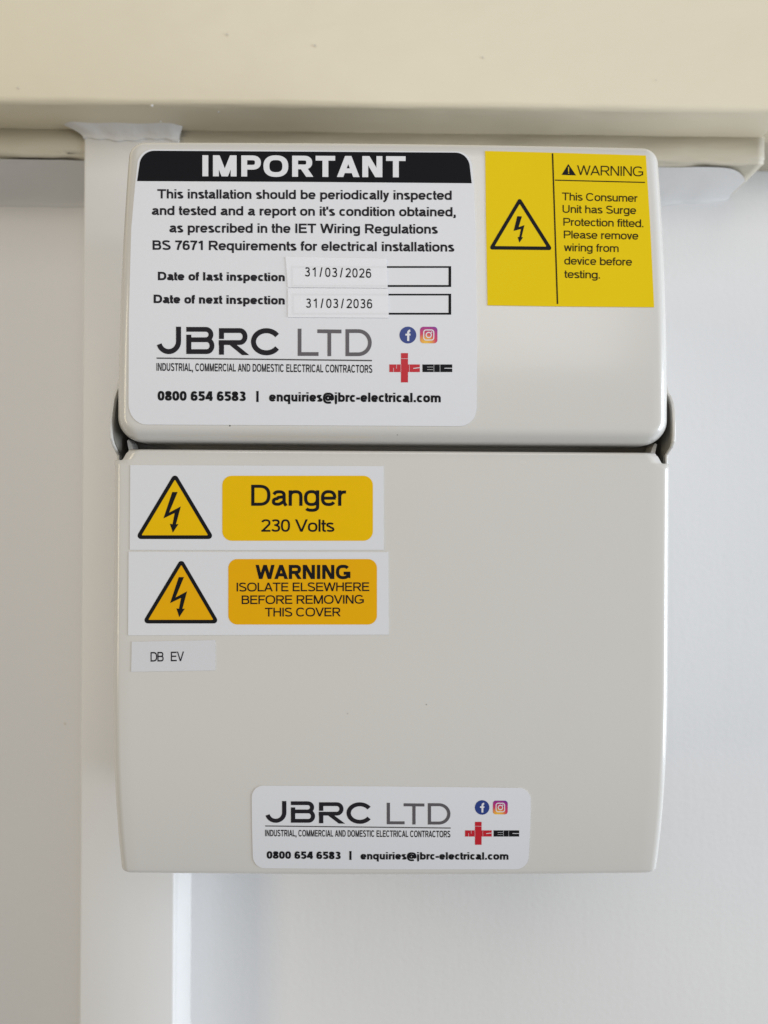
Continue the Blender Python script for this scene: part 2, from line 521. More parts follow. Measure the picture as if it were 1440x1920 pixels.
class Art:
    """collects 2D shapes in photo pixels, then lays them on a surface as one mesh"""
    def __init__(self): self.v = []; self.f = []; self.lay = []; self.n = 0
    def poly(self, outer, holes=()):
        loops = [[Vector((x, y, 0)) for x, y in outer]] + [[Vector((x, y, 0)) for x, y in h] for h in holes]
        tris = tessellate_polygon(loops)
        b = len(self.v)
        for l in loops:
            for p in l: self.v.append((p.x, p.y)); self.lay.append(self.n)
        self.f += [tuple(b + i for i in t) for t in tris]
        self.n += 1
        return self
    def stroke(self, pts, wd, closed=False):
        P = [Vector((x, y)) for x, y in pts]
        Q = [P[0]]
        for p in P[1:]:
            if (p - Q[-1]).length > 1e-5: Q.append(p)
        P = Q
        if closed and (P[0] - P[-1]).length < 1e-5: P.pop()
        n = len(P); b = len(self.v)
        for i in range(n):
            a = P[i - 1] if (i > 0 or closed) else None
            c = P[(i + 1) % n] if (i < n - 1 or closed) else None
            d0 = (P[i] - a).normalized() if a is not None else None
            d1 = (c - P[i]).normalized() if c is not None else None
            if d0 is None: d0 = d1
            if d1 is None: d1 = d0
            n0, n1 = Vector((-d0.y, d0.x)), Vector((-d1.y, d1.x))
            mt = n0 + n1
            if mt.length < 1e-4: mt = n0
            mt.normalize()
            k = 1.0 / max(0.45, mt.dot(n0))
            for s in (-1, 1):
                q = P[i] + mt * (s * wd / 2 * k)
                self.v.append((q.x, q.y)); self.lay.append(self.n)
        m = n if closed else n - 1
        for i in range(m):
            j = (i + 1) % n
            self.f.append((b + 2 * i, b + 2 * i + 1, b + 2 * j + 1, b + 2 * j))
        self.n += 1
        return self
    def build(self, name, mat, parent, fy, off, step=12.0, skirt=False):
        me = bpy.data.meshes.new(name)
        me.from_pydata([(x, y, (l % 7) * 1.0) for (x, y), l in zip(self.v, self.lay)], [], self.f)
        bm = bmesh.new(); bm.from_mesh(me)
        ys = [v.co.y for v in bm.verts]
        y = math.floor(min(ys) / step) * step + step
        while y < max(ys):
            bmesh.ops.bisect_plane(bm, geom=bm.verts[:] + bm.edges[:] + bm.faces[:], plane_co=(0, y, 0), plane_no=(0, 1, 0), dist=1e-4)
            y += step
        if skirt:
            es = [e for e in bm.edges if len(e.link_faces) == 1]
            r_ = bmesh.ops.extrude_edge_only(bm, edges=es)
            low = {v for v in r_['geom'] if isinstance(v, bmesh.types.BMVert)}
        else: low = set()
        for v in bm.verts:
            o_ = off + v.co.z * 2.0e-6
            if v in low: o_ = min(0.0, off) - 0.00002 if off < 0.00025 else off - 0.00013
            v.co = on_surf(v.co.x, v.co.y, fy, o_)
        bmesh.ops.recalc_face_normals(bm, faces=bm.faces)
        bm.to_mesh(me); bm.free()
        me.materials.append(M[mat] if isinstance(mat, str) else mat)
        o = bpy.data.objects.new(name, me); COL.objects.link(o); o.parent = parent
        return o

def arc(cx, cy, rx, ry, a0, a1, n=None):
    n = n or max(4, int(abs(a1 - a0) / 11))
    return [(cx + rx * math.cos(R(a0 + (a1 - a0) * i / n)), cy + ry * math.sin(R(a0 + (a1 - a0) * i / n))) for i in range(n + 1)]

def rrect(x0, y0, x1, y1, r):
    return arc(x1 - r, y1 - r, r, r, 0, 90) + arc(x0 + r, y1 - r, r, r, 90, 180) + arc(x0 + r, y0 + r, r, r, 180, 270) + arc(x1 - r, y0 + r, r, r, 270, 360)

# ------------------------------------------------------------------ lettering: grotesque sans drawn from strokes
def garc(cx, cy, rx, ry, a0, a1, n=None):
    e = 2 / 2.5                                  # slightly squared curves, as in a grotesque
    out = []
    for x, y in arc(0, 0, 1, 1, a0, a1, n):
        out.append((cx + rx * math.copysign(abs(x) ** e, x), cy + ry * math.copysign(abs(y) ** e, y)))
    return out

def glyph(c, w):
    """returns (width, left bearing, right bearing, strokes); cap height 1, y up. stroke: ('L', pts) or ('D', x0,y0,x1,y1)"""
    h = w / 2
    X = 0.735
    L = lambda *p: ('L', list(p))
    P = lambda p: ('L', p)
    D = lambda *a: ('D',) + a
    E = lambda cx, cy, rx, ry: ('C', garc(cx, cy, rx, ry, 0, 360, 36))
    s, rd, dg = 0.082, 0.048, 0.0
    t = w * 1.08
    if c == ' ': return (0.22, .08, .08, [])
    if c == 'A': W = .93; return (W, dg, dg, [D(t/2,0,W/2,1), D(W-t/2,0,W/2,1), L((.22*W,.30),(.78*W,.30))])
    if c == 'B':
        W = .80; m = .53
        return (W, s, rd, [L((h,0),(h,1)), P([(h,1-h),(W*.55,1-h)]+garc(W*.55,(1-h+m)/2,W*.36-h+.03,(1-h-m)/2,90,-90)+[(h,m)]),
                           P([(W*.55,m)]+garc(W*.58,(m+h)/2,W*.42-h,(m-h)/2,90,-90)+[(h,h)])])
    if c == 'C': W = .94; return (W, rd, rd*.8, [P(garc(W/2,.5,W/2-h,.51-h,38,322,34))])
    if c == 'D': W = .86; return (W, s, rd, [L((h,0),(h,1)), P([(h,1-h),(W*.42,1-h)]+garc(W*.42,.5,W*.58-h,.5-h,90,-90,20)+[(h,h)])])
    if c == 'E': W = .76; return (W, s, rd, [L((h,0),(h,1)), L((h,1-h),(W*.97,1-h)), L((h,.52),(W*.92,.52)), L((h,h),(W,h))])
    if c == 'F': W = .70; return (W, s, .03, [L((h,0),(h,1)), L((h,1-h),(W,1-h)), L((h,.50),(W*.88,.50))])
    if c == 'G': W = .98; return (W, rd, s*.9, [P(garc(W/2,.5,W/2-h,.51-h,40,318,34)+[(W-h,.16+h*.3),(W-h,.50)]), L((W*.54,.50-h*.8),(W,.50-h*.8))])
    if c == 'H': W = .82; return (W, s, s, [L((h,0),(h,1)), L((W-h,0),(W-h,1)), L((h,.54),(W-h,.54))])
    if c == 'I': return (w, s, s, [L((h,0),(h,1))])
    if c == 'L': W = .67; return (W, s, .04, [L((h,0),(h,1)), L((h,h),(W,h))])
    if c == 'M': W = .97; return (W, s, s, [L((h,0),(h,1)), L((W-h,0),(W-h,1)), D(t*.55,1,W/2,0), D(W-t*.55,1,W/2,0)])
    if c == 'N': W = .82; return (W, s, s, [L((h,0),(h,1)), L((W-h,0),(W-h,1)), D(t*.6,1,W-t*.6,0)])
    if c == 'O': W = 1.02; return (W, rd, rd, [E(W/2,.5,W/2-h,.512-h)])
    if c == 'P': W = .80; return (W, s, rd*.6, [L((h,0),(h,1)), P([(h,1-h),(W*.55,1-h)]+garc(W*.55,(1-h+.44)/2,W*.45-h,(1-h-.44)/2,90,-90)+[(h,.44)])])
    if c == 'R': W = .88; return (W, s, .01, [L((h,0),(h,1)), P([(h,1-h),(W*.55,1-h)]+garc(W*.55,(1-h+.47)/2,W*.38-h,(1-h-.47)/2,90,-90)+[(h,.47)]), D(W*.50,.47,W-t*.62,0)])
    if c == 'S': W = .80; return (W, rd, rd, [P(garc(W/2,.755,W/2-h-.02,.257-h,22,250,18)+garc(W/2,.265,W/2-h,.277-h,70,-160,18))])
    if c == 'T': W = .82; return (W, .03, .03, [L((0,1-h),(W,1-h)), L((W/2,0),(W/2,1-h))])
    if c == 'U': W = .82; return (W, s, s, [P([(h,1),(h,.38)]+garc(W/2,.38,W/2-h,.392-h,180,360,16)+[(W-h,1)])])
    if c == 'V': W = .92; return (W, dg, dg, [D(t/2,1,W/2,0), D(W-t/2,1,W/2,0)])
    if c == 'W': W = 1.30; return (W, dg, dg, [D(t/2,1,.27*W,0), D(.5*W,1,.27*W,0), D(.5*W,1,.73*W,0), D(W-t/2,1,.73*W,0)])
    b = .066
    if c == 'a':
        W = .68
        return (W, .038, .038, [P([(h+.02,.54)]+garc(W/2-.01,.50,W/2-h-.045,X-.495-h,158,0,12)+[(W-h-.055,.16),(W-.035,0)]),
                              P([(W-h-.06,.43),(W*.45,.40)]+garc(.245+h*.15,.205,.235-h*.8,.20-h*.95,95,290,14)+[(W*.62,.06+h*.9),(W-h-.055,.22)])])
    if c == 'b': W = .675; return (W, b, .038, [L((h,0),(h,1)), E(W/2+.005,X/2,W/2-h,X/2+.01-h)])
    if c == 'c': W = .63; return (W, .038, .01, [P(garc(W/2+.01,X/2,W/2-h,X/2+.01-h,42,318,22))])
    if c == 'd': W = .675; return (W, .038, b, [L((W-h,0),(W-h,1)), E(W/2-.005,X/2,W/2-h,X/2+.01-h)])
    if c == 'e': W = .69; return (W, .038, .038, [P(garc(W/2,X/2,W/2-h,X/2+.01-h,0,325,24)), L((h,X/2-.005),(W-h*.4,X/2-.005))])
    if c == 'f': W = .36; return (W, .02, .0, [P([(.15,0),(.15,.82)]+garc(.15+.17,.83,.17,.18-h,180,85,8)), L((0,X-.01-h),(W*.93,X-.01-h))])
    if c == 'g': W = .675; return (W, .038, b, [P([(W-h,X),(W-h,-.02)]+garc(W/2,-.03,W/2-h,.255-h,0,-150,12)), E(W/2-.005,X/2,W/2-h,X/2+.01-h)])
    if c in 'hn':
        W = .62; return (W, b, b*.95, [L((h,0),(h,1 if c == 'h' else X)), P([(h,X*.52)]+garc(W/2,X*.60,W/2-h,X*.41-h,175,0,12)+[(W-h,0)])])
    if c == 'i': return (w, b, b, [L((h,0),(h,X)), L((h,1-.135),(h,1))])
    if c == 'j': return (w+.06, .0, b, [P([(h+.06,X),(h+.06,-.12)]+garc(h-.06,-.12,.12,.16-h,0,-80,6)), L((h+.06,1-.135),(h+.06,1))])
    if c == 'l': return (w, b, b, [L((h,0),(h,1))])
    if c == 'm':
        W = 1.0; m_ = W/2
        return (W, b, b*.95, [L((h,0),(h,X)), P([(h,X*.52)]+garc((h+m_)/2,X*.62,(m_-h)/2,X*.39-h,175,0,10)+[(m_,0)]),
                              P([(m_,X*.52)]+garc((W-h+m_)/2,X*.62,(W-h-m_)/2,X*.39-h,175,0,10)+[(W-h,0)])])
    if c == 'o': W = .69; return (W, .038, .038, [E(W/2,X/2,W/2-h,X/2+.01-h)])
    if c == 'p': W = .675; return (W, b, .038, [L((h,-.28),(h,X)), E(W/2+.005,X/2,W/2-h,X/2+.01-h)])
    if c == 'q': W = .675; return (W, .038, b, [L((W-h,-.28),(W-h,X)), E(W/2-.005,X/2,W/2-h,X/2+.01-h)])
    if c == 'r': W = .36; return (W, b, .045, [L((h,0),(h,X)), P([(h,X*.45)]+garc(h+.235,X*.55,.235,X*.44-h,175,82,8))])
    if c == 's': W = .60; return (W, .022, .022, [P(garc(W/2,.552,W/2-h-.015,.193-h,25,255,14)+garc(W/2,.192,W/2-h,.203-h,72,-158,14))])
    if c == 't': W = .33; return (W, .02, .02, [P([(.145,.95),(.145,.17)]+garc(.145+.13,.17,.13,.18-h,180,275,8)+[(W,h)]), L((0,X-.01-h),(W,X-.01-h))])
    if c == 'u': W = .62; return (W, b*.95, b, [L((W-h,0),(W-h,X)), P([(W-h,X*.48)]+garc(W/2,X*.40,W/2-h,X*.41-h,-5,-180,12)+[(h,X)])])
    if c == 'v': W = .60; return (W, .01, .01, [D(t/2,X,W/2,0), D(W-t/2,X,W/2,0)])
    if c == 'w': W = .92; return (W, .01, .01, [D(t/2,X,.27*W,0), D(.5*W,X,.27*W,0), D(.5*W,X,.73*W,0), D(W-t/2,X,.73*W,0)])
    if c == 'x': W = .60; return (W, .01, .01, [D(t*.6,X,W-t*.6,0), D(W-t*.6,X,t*.6,0)])
    if c == 'y': W = .60; return (W, .01, .01, [D(t/2,X,W/2,0), D(W-t/2,X,W/2-.10,-.20), L((.04,-.28+h),(W/2-.09,-.28+h))])
    if c == '0': W = .66; return (W, .038, .038, [E(W/2,.5,W/2-h,.505-h)])
    if c == '1': W = .38; return (W, .12, .14, [L((W-h,0),(W-h,1)), D(.03,.74,W-h,.98) if False else L((.0,.76),(.17,.83),(W-h*1.1,.985-h*.3))])
    if c == '2': W = .66; return (W, .038, .038, [P(garc(W/2,.71,W/2-h,.295-h,168,-28,14)+[(h*1.6,h*1.3)]), L((0,h),(W,h))])
    if c == '3': W = .66; return (W, .038, .038, [P(garc(W/2-.01,.755,W/2-h-.03,.25-h,155,-80,12)), P(garc(W/2-.01,.285,W/2-h,.29-h,85,-158,14)), L((W*.36,.535),(W*.56,.535))])
    if c == '4': W = .70; return (W, .03, .04, [L((W*.74,0),(W*.74,1)), L((0,.235+h*.4),(W,.235+h*.4)), D(W*.66,1,h*1.0,.235+h*.4)])
    if c == '5': W = .66; return (W, .038, .038, [L((.13,1-h),(W*.94,1-h)), D(.15+h*.4,1,.05+h,.47), P([(h*1.2+.03,.50)]+garc(W/2-.01,.33,W/2-h,.335-h,128,-155,16))])
    if c == '6': W = .66; return (W, .038, .038, [E(W/2,.325,W/2-h,.33-h), P([(h,.33),(h,.5)]+garc(W/2+.01,.5,W/2-h,.505-h,180,38,12))])
    if c == '7': W = .64; return (W, .038, .038, [L((0,1-h),(W,1-h)), P([(W-h*.9,1-h),(W*.55,.55),(W*.36,0)])])
    if c == '8': W = .66; return (W, .038, .038, [E(W/2,.755,W/2-h-.03,.25-h), E(W/2,.285,W/2-h,.29-h)])
    if c == '9': W = .66; return (W, .038, .038, [E(W/2,.675,W/2-h,.33-h), P([(W-h,.67),(W-h,.5)]+garc(W/2-.01,.5,W/2-h,.505-h,0,-142,12))])
    if c == '.': d = max(w, .13); return (d, .07, .07, [L((d/2,0),(d/2,d))])
    if c == ',': d = max(w, .13); return (d, .07, .07, [L((d/2,0),(d/2,d)), D(d*.62,.0,d*.25,-.17)])
    if c == "'": return (w, .04, .04, [L((h,.66),(h,1))])
    if c == '/': W = .38; return (W, .01, .01, [D(h,-.02,W-h,1.02)])
    if c == '-': W = .38; return (W, .04, .04, [L((0,.36),(W,.36))])
    if c == '|': return (w, .1, .1, [L((h,-.1),(h,1.05))])
    if c == '@':
        W = 1.12; q = w*.8
        return (W, .04, .04, [P(garc(W/2,.38,W/2-h,.60-h,-50,-10,6) if False else garc(W/2,.38,W/2-h,.60-h,300,-8,36)+[(W*.72,.20)]), E(W*.47,.40,.22-h*.4,.27-h*.6), D(W*.72,.66,W*.70,.16)])
    return (.5, .05, .05, [L((h,0),(h,1))])

def letters(art, text, xl, xr, yl, yr, cap, weight, mono=False, slant=0.0, track=0.0, con=1.0):
    """set a line of type between two baseline ends given in photo pixels"""
    w = weight
    pen = 0.0
    items = []
    if mono:
        for c in text:
            W, lb, rb, st = glyph(c, w)
            items.append((pen + (1 - W) / 2 if c != ' ' else pen, st)); pen += 0.86
        gl = [(x, glyph(c, w)[0]) for (x, _), c in zip(items, text)]
        x_min, x_max = gl[0][0], gl[-1][0] + gl[-1][1]
    else:
        x_min = None
        for c in text:
            W, lb, rb, st = glyph(c, w)
            pen += lb
            if x_min is None: x_min = pen
            items.append((pen, st)); x_max = pen + W
            pen += W + rb + track
    sx = (xr - xl) / (x_max - x_min)
    def mp(x, y):
        u = (x - x_min) * sx + slant * y * cap
        f = u / (xr - xl)
        return (xl + u, yl + (yr - yl) * f - y * cap)
    for x0, st in items:
        for s in st:
            # strokes are widened in glyph space so that squeezed faces keep their contrast
            if s[0] == 'D':
                _, a, b, c, d = s
                th = w * math.sqrt(1 + ((c - a) * sx / max(1e-6, abs((d - b) * cap))) ** 2) if abs(d - b) > 1e-6 else w
                th = min(th, w * 1.7) / 2 * con
                art.poly([mp(x0 + a - th, b), mp(x0 + a + th, b), mp(x0 + c + th, d), mp(x0 + c - th, d)])
            else:
                tmp = Art()
                tmp.stroke([((x0 + a) / con, b) for a, b in s[1]], w, closed=(s[0] == 'C'))
                base = len(art.v)
                art.v += [mp(p[0] * con, p[1]) for p in tmp.v]; art.lay += [art.n] * len(tmp.v)
                art.f += [tuple(base + i for i in f) for f in tmp.f]
                art.n += 1

def text_line(parent, fy, off, mat, text, xl, xr, yl, yr, cap, weight, mono=False, name='lettering', track=-0.028, con=1.0):
    a = Art()
    letters(a, text, xl, xr, yl, yr, cap, weight, mono, 0.0, track, con)
    return a.build(name, mat, parent, fy, off)

P0, P1, P2 = 0.00016, 0.00020, 0.00024          # paper, first print, print on print

def paper(parent, fy, outline, mat, off=P0, name='backing'):
    return Art().poly(sub_outline(outline)).build(name, mat, parent, fy, off, skirt=True)

# --- hazard triangle with bolt
BOLT = [(412, 250), (452, 250), (388, 405), (476, 358), (440, 492), (459, 490), (416, 555), (394, 488), (414, 491), (430, 408), (346, 448)]
def rounded_tri(p, r):
    out = []
    for i in range(3):
        a, b, c = Vector(p[i - 1]), Vector(p[i]), Vector(p[(i + 1) % 3])
        u, v = (a - b).normalized(), (c - b).normalized()
        ang = math.acos(max(-1, min(1, u.dot(v))))
        d = r / math.tan(ang / 2)
        cen = b + (u + v).normalized() * (r / math.sin(ang / 2))
        s, e = b + u * d - cen, b + v * d - cen
        a0, a1 = math.atan2(s.y, s.x), math.atan2(e.y, e.x)
        while a1 - a0 > math.pi: a1 -= 2 * math.pi
        while a1 - a0 < -math.pi: a1 += 2 * math.pi
        out += [(cen.x + r * math.cos(a0 + (a1 - a0) * k / 6), cen.y + r * math.sin(a0 + (a1 - a0) * k / 6)) for k in range(7)]
    return out

def hazard(parent, fy, apex, bl, br, thick, r, fill, ink, bolt_pts, off):
    # apex, bl, br: sharp outer corners
    A, B, C = Vector(apex), Vector(bl), Vector(br)
    cen = (A + B + C) / 3
    la, lb, lc = (B - C).length, (A - C).length, (A - B).length
    inc = (A * la + B * lb + C * lc) / (la + lb + lc)
    ar = abs((B - A).cross(C - A)) / 2
    rin = 2 * ar / (la + lb + lc)
    k = (rin - thick) / rin
    inner = [inc + (q - inc) * k for q in (A, B, C)]
    outer = rounded_tri([A, B, C], r)
    inn = rounded_tri(inner, 1.0)
    sg = Art().poly(outer, [inn[::-1]]).build('hazard_triangle', ink, parent, fy, off)
    if fill:
        grow = [inc + (q - inc) * (k + 0.03) for q in (A, B, C)]
        Art().poly([tuple(q) for q in grow]).build('triangle_fill', fill, sg, fy, off - 0.00002)
    Art().poly(bolt_pts).build('bolt_symbol', ink, sg, fy, off + 0.00001)

# --- company mark shared by two labels
def company_mark(parent, fy, mp, small):
    """mp maps the drawing's own units (quarter pixels of the larger label) to photo pixels"""
    s = 38
    def put(strokes, mat, name, extra=None):
        a = Art()
        if extra: a.poly([mp(*p) for p in extra])
        for pts, wd, cl in strokes:
            t = Art().stroke(pts, wd, cl)
            b = len(a.v)
            a.v += [mp(*p) for p in t.v]; a.lay += [a.n] * len(t.v)
            a.f += [tuple(b + i for i in f) for f in t.f]; a.n += 1
        return a.build(name, mat, parent, fy, P1)
    J = [([(459, 130), (459, 238)] + arc(385, 240, 74, 77, 0, 164), s, False)]
    B = [([(517, 150), (664, 150)] + arc(664, 189, 38, 39, -90, 90, 12) + [(548, 228)], s - 2, False),
         ([(660, 228)] + arc(672, 272.5, 38, 44.5, -90, 90, 12) + [(517, 317)], s - 2, False),
         ([(536, 190), (536, 317)], s, False)]
    Rr = [([(781, 222), (781, 141)], s, False), ([(765, 159), (918, 159)] + arc(918, 204, 40, 45, -90, 90, 12) + [(760, 249)], s - 2, False),
          ([(781, 240), (781, 340)], s, False), ([(840, 249), (875, 249)], s - 2, False)]
    Rleg = [(836, 262), (890, 262), (990, 343), (935, 343)]
    C = [(arc(1118, 243, 97, 83, 34, 326, 36), s, False)]
    put(J, 'soft_ink', 'lettering'); put(B, 'soft_ink', 'lettering'); put(Rr, 'soft_ink', 'lettering', Rleg); put(C, 'soft_ink', 'lettering')
    t = 28
    put([([(1367, 145), (1367, 335), (1509, 335)], t, False)], 'grey_ink', 'lettering')
    put([([(1500, 164), (1681, 166)], t, False), ([(1590, 166), (1590, 351)], t, False)], 'grey_ink', 'lettering')
    put([([(1725, 163), (1808, 163)] + arc(1808, 250, 86, 87, -90, 90, 20) + [(1725, 337)], t, True)], 'grey_ink', 'lettering')
    put([([(294, 366), (1910, 384)], 10, False)], 'rule_ink', 'printed_rule')

def social_icons(parent, fy, fc, fr, ig):
    d = Art().poly(arc(fc[0], fc[1], fr, fr, 0, 352, 40)).build('social_icon', 'blue', parent, fy, P1)
    k = fr / 15.7
    q = lambda pts: [(fc[0] + x * k, fc[1] + y * k) for x, y in pts]
    a = Art()
    a.stroke(q([(0.6, 11), (0.6, -3.5)] + arc(4.6, -4.2, 4.0, 4.2, 180, 268, 6)), 4.0 * k)
    a.stroke(q([(-4.6, -0.8), (4.8, -0.8)]), 3.4 * k)
    a.build('icon_letter', 'print_white', d, fy, P2)
    x0, y0, x1, y1 = ig
    sz = x1 - x0
    cen = on_surf((x0 + x1) / 2, (y0 + y1) / 2, fy, 0)
    corner = on_surf(x0 + sz * .05, y1, fy, 0)
    side = (on_surf(x1, y1, fy, 0) - on_surf(x0, y1, fy, 0)).length
    g = Art().poly(rrect(x0, y0, x1, y1, sz * .2)).build('social_icon', icon_gradient('icon_blend', corner, side * 1.15), parent, fy, P1)
    cx, cy = (x0 + x1) / 2, (y0 + y1) / 2
    a = Art()
    hs = sz * .29
    a.stroke(rrect(cx - hs, cy - hs, cx + hs, cy + hs, sz * .14), sz * .06, True)
    a.stroke(arc(cx, cy, sz * .15, sz * .15, 0, 345, 24), sz * .06, True)
    a.poly(arc(cx + sz * .165, cy - sz * .165, sz * .04, sz * .04, 0, 330, 10))
    a.build('icon_camera', 'print_white', g, fy, P2)

def trade_mark(parent, fy, bx0, bx1, by0, by1, hx0, hx1, kx0, kx1, hy0, hy1):
    a = Art()
    a.poly([(bx0, by0), (bx1, by0), (bx1, by1), (bx0, by1)])
    a.poly([(hx0, hy0), (bx0 + .2, hy0), (bx0 + .2, hy1), (hx0, hy1)])
    a.poly([(bx1 - .2, hy0), (hx1, hy0), (hx1, hy1), (bx1 - .2, hy1)])
    e = a.build('trade_emblem', 'red', parent, fy, P1)
    b = Art().poly([(kx0, hy0), (kx1, hy0), (kx1, hy1), (kx0, hy1)]).build('trade_emblem', 'ink', parent, fy, P1)
    hh = hy1 - hy0; wn = bx0 - hx0; wc = hx1 - bx1; wk = kx1 - kx0
    s = Art(); t = hh * .042
    s.stroke([(bx0, by0 + (by1 - by0) * .19), (bx1, by0 + (by1 - by0) * .19)], t)
    s.stroke([(hx0 + wn * .36, hy1), (hx0 + wn * .36, hy0 + hh * .45)], t)
    s.stroke([(hx0 + wn * .62, hy0), (hx0 + wn * .62, hy0 + hh * .55)], t)
    s.stroke([(bx0 - .1, hy0), (bx0 - .1, hy1)], t * .8)
    s.stroke([(bx1 + wc * .12, hy0), (bx1 + wc * .12, hy1)], t * .8)
    s.stroke([(bx1 + wc * .45, hy0 + hh * .52), (hx1, hy0 + hh * .42)], hh * .10)
    s.build('emblem_slit', 'print_white', e, fy, P2)
    s = Art()
    s.stroke([(kx0 + wk * .16, hy0 + hh * .34), (kx0 + wk * .36, hy0 + hh * .34)], t)
    s.stroke([(kx0 + wk * .16, hy0 + hh * .68), (kx0 + wk * .36, hy0 + hh * .68)], t)
    s.stroke([(kx0 + wk * .385, hy0), (kx0 + wk * .385, hy1)], t)
    s.stroke([(kx0 + wk * .59, hy0), (kx0 + wk * .59, hy1)], t)
    s.stroke([(kx0 + wk * .74, hy0 + hh * .5), (kx1, hy0 + hh * .5)], hh * .09)
    s.build('emblem_slit', 'print_white', b, fy, P2)

# ------------------------------------------------------------------ 1: periodic inspection label on the door
lab = thing('inspection_label', 'large white label headed IMPORTANT in a black band, stuck on the door', 'label')
ol = arc(286, 312, 29, 32, 196, 270, 8) + arc(856, 313, 29, 29, 270, 350, 8) + [(888, 345), (891.5, 430), (894, 610), (893.5, 766)] \
    + arc(861, 767, 32, 32, 0, 90, 8) + arc(274, 757, 33, 39, 90, 180, 8) + [(241.5, 600), (246, 430), (253.5, 345)]
paper(lab, door_y, ol, 'paper')
hd = arc(289, 312, 28, 29.5, 196, 270, 8) + arc(854, 314, 27, 28, 270, 352, 8) + [(884.5, 343.5), (570, 341), (257, 339.5)]
band = Art().poly(sub_outline(hd)).build('header_band', 'navy_ink', lab, door_y, P1)
text_line(band, door_y, P2, 'print_white', 'IMPORTANT', 380, 760.5, 330.5, 332.5, 39.5, 0.225, track=0.055, con=1.10)
for tx, a_, b_, c_, d_, cp, wt in (
        ('This installation should be periodically inspected', 295, 847, 372, 374.7, 17.4, .192),
        ("and tested and a report on it's condition obtained,", 284.5, 854.5, 403, 405.8, 17.4, .192),
        ('as prescribed in the IET Wiring Regulations', 317.5, 821, 435.8, 438.2, 17.8, .192),
        ('BS 7671 Requirements for electrical installations', 286, 852, 468.3, 471.8, 17.8, .192),
        ('Date of last inspection', 296, 534, 525.3, 527.3, 15.8, .235),
        ('Date of next inspection', 288, 534, 568.3, 571, 16.0, .235)):
    text_line(lab, door_y, P1, 'soft_ink', tx, a_, b_, c_, d_, cp, wt)
for y0, y1, xl in ((499, 538, 545), (550.8, 590, 547)):
    a = Art()
    a.poly([(xl, y0), (846, y0), (846, y1), (xl, y1)], [[(xl + 4, y0 + 3.2), (xl + 4, y1 - 3.6), (841, y1 - 3.6), (841, y0 + 3.2)]])
    a.build('date_box', 'ink', lab, door_y, P1)
company_mark(lab, door_y, lambda u, v: (220 + u / 4, 580 + v / 4), False)
text_line(lab, door_y, P1, 'soft_ink', 'INDUSTRIAL, COMMERCIAL AND DOMESTIC ELECTRICAL CONTRACTORS', 293.5, 698, 695.2, 699, 14.6, .175, con=1.15, track=0.035)
text_line(lab, door_y, P1, 'ink', '0800 654 6583', 295.5, 461, 751, 752, 18, .250)
text_line(lab, door_y, P1, 'ink', '|', 480.5, 485, 752, 752, 18, .22)
text_line(lab, door_y, P1, 'ink', 'enquiries@jbrc-electrical.com', 504.5, 826.5, 752.6, 754.4, 17.5, .235)
social_icons(lab, door_y, (764.8, 628.2), 15.8, (787.6, 612.6, 820.2, 643.6))
trade_mark(lab, door_y, 751.8, 765, 662, 717, 730, 787.2, 792, 848, 683.3, 697.6)

# date tapes
for quad, tx, a_, b_, c_, d_, lb in (
        ([(535.5, 481.5), (725, 485.2), (727, 540), (540, 538.6)], '31/03/2026', 571.5, 696, 518.3, 521, 'translucent tape reading 31/03/2026 over the last inspection date box'),
        ([(540, 540.8), (728, 541.6), (729, 596), (540, 594.8)], '31/03/2036', 573.5, 698, 577, 578.2, 'translucent tape reading 31/03/2036 over the next inspection date box')):
    tp = thing('date_tape', lb, 'label tape', 'printed date tapes on the inspection label')
    paper(tp, door_y, quad, 'tape', 0.00036)
    text_line(tp, door_y, 0.00039, 'ink', tx, a_, b_, c_, d_, 17.4, .145, mono=True)

# ------------------------------------------------------------------ 2: surge label
lab = thing('surge_label', 'yellow surge protection warning label with hazard triangle on the door', 'label')
paper(lab, door_y, [(909.5, 283), (1060, 286.8), (1211, 291.5), (1219, 420), (1226.5, 576), (1070, 574.8), (914, 572.5), (911, 400)], 'lemon')
a = Art().stroke([(1036, 287.5), (1045.3, 570)], 2.8); a.build('printed_rule', 'olive_ink', lab, door_y, P1)
a = Art().stroke([(1040.5, 337.7), (1209.5, 342)], 2.0); a.build('printed_rule', 'olive_ink', lab, door_y, P1)
tri = Art().poly([(1065.7, 307.5), (1080.2, 328.8), (1053, 327.8)]).build('alert_triangle', 'ink', lab, door_y, P1)
a = Art().stroke([(1066, 313), (1066.2, 322)], 1.9); a.stroke([(1066.3, 323.6), (1066.3, 325.6)], 1.9)
a.build('alert_mark', 'lemon', tri, door_y, P2)
text_line(lab, door_y, P1, 'olive_ink', 'WARNING', 1082, 1206, 328, 330.6, 18.2, .118)
for tx, a_, b_, c_, d_ in (('This Consumer', 1053.8, 1195.4, 375.4, 378.6), ('Unit has Surge', 1054.8, 1192.8, 398.8, 401.4),
                           ('Protection fitted.', 1056.3, 1206.4, 423, 426), ('Please remove', 1057.2, 1197, 446.8, 449.2),
                           ('wiring from', 1057.5, 1160, 470.8, 472.6), ('device before', 1058.2, 1185, 495.8, 498), ('testing.', 1058.2, 1125, 521, 522.2)):
    text_line(lab, door_y, P1, 'olive_ink', tx, a_, b_, c_, d_, 14.6, .148)
z_ = 3.789
bolt = [(303, 588), (336, 590), (312, 667), (354, 652), (333, 738), (344, 738), (318, 776), (306, 736), (317, 737), (329, 679), (277, 693)]
hazard(lab, door_y, (974.3, 369.5), (916, 467.8), (1037, 469), 6.6, 4.0, None, 'ink', [(890 + u / z_, 250 + v / z_) for u, v in bolt], P1)

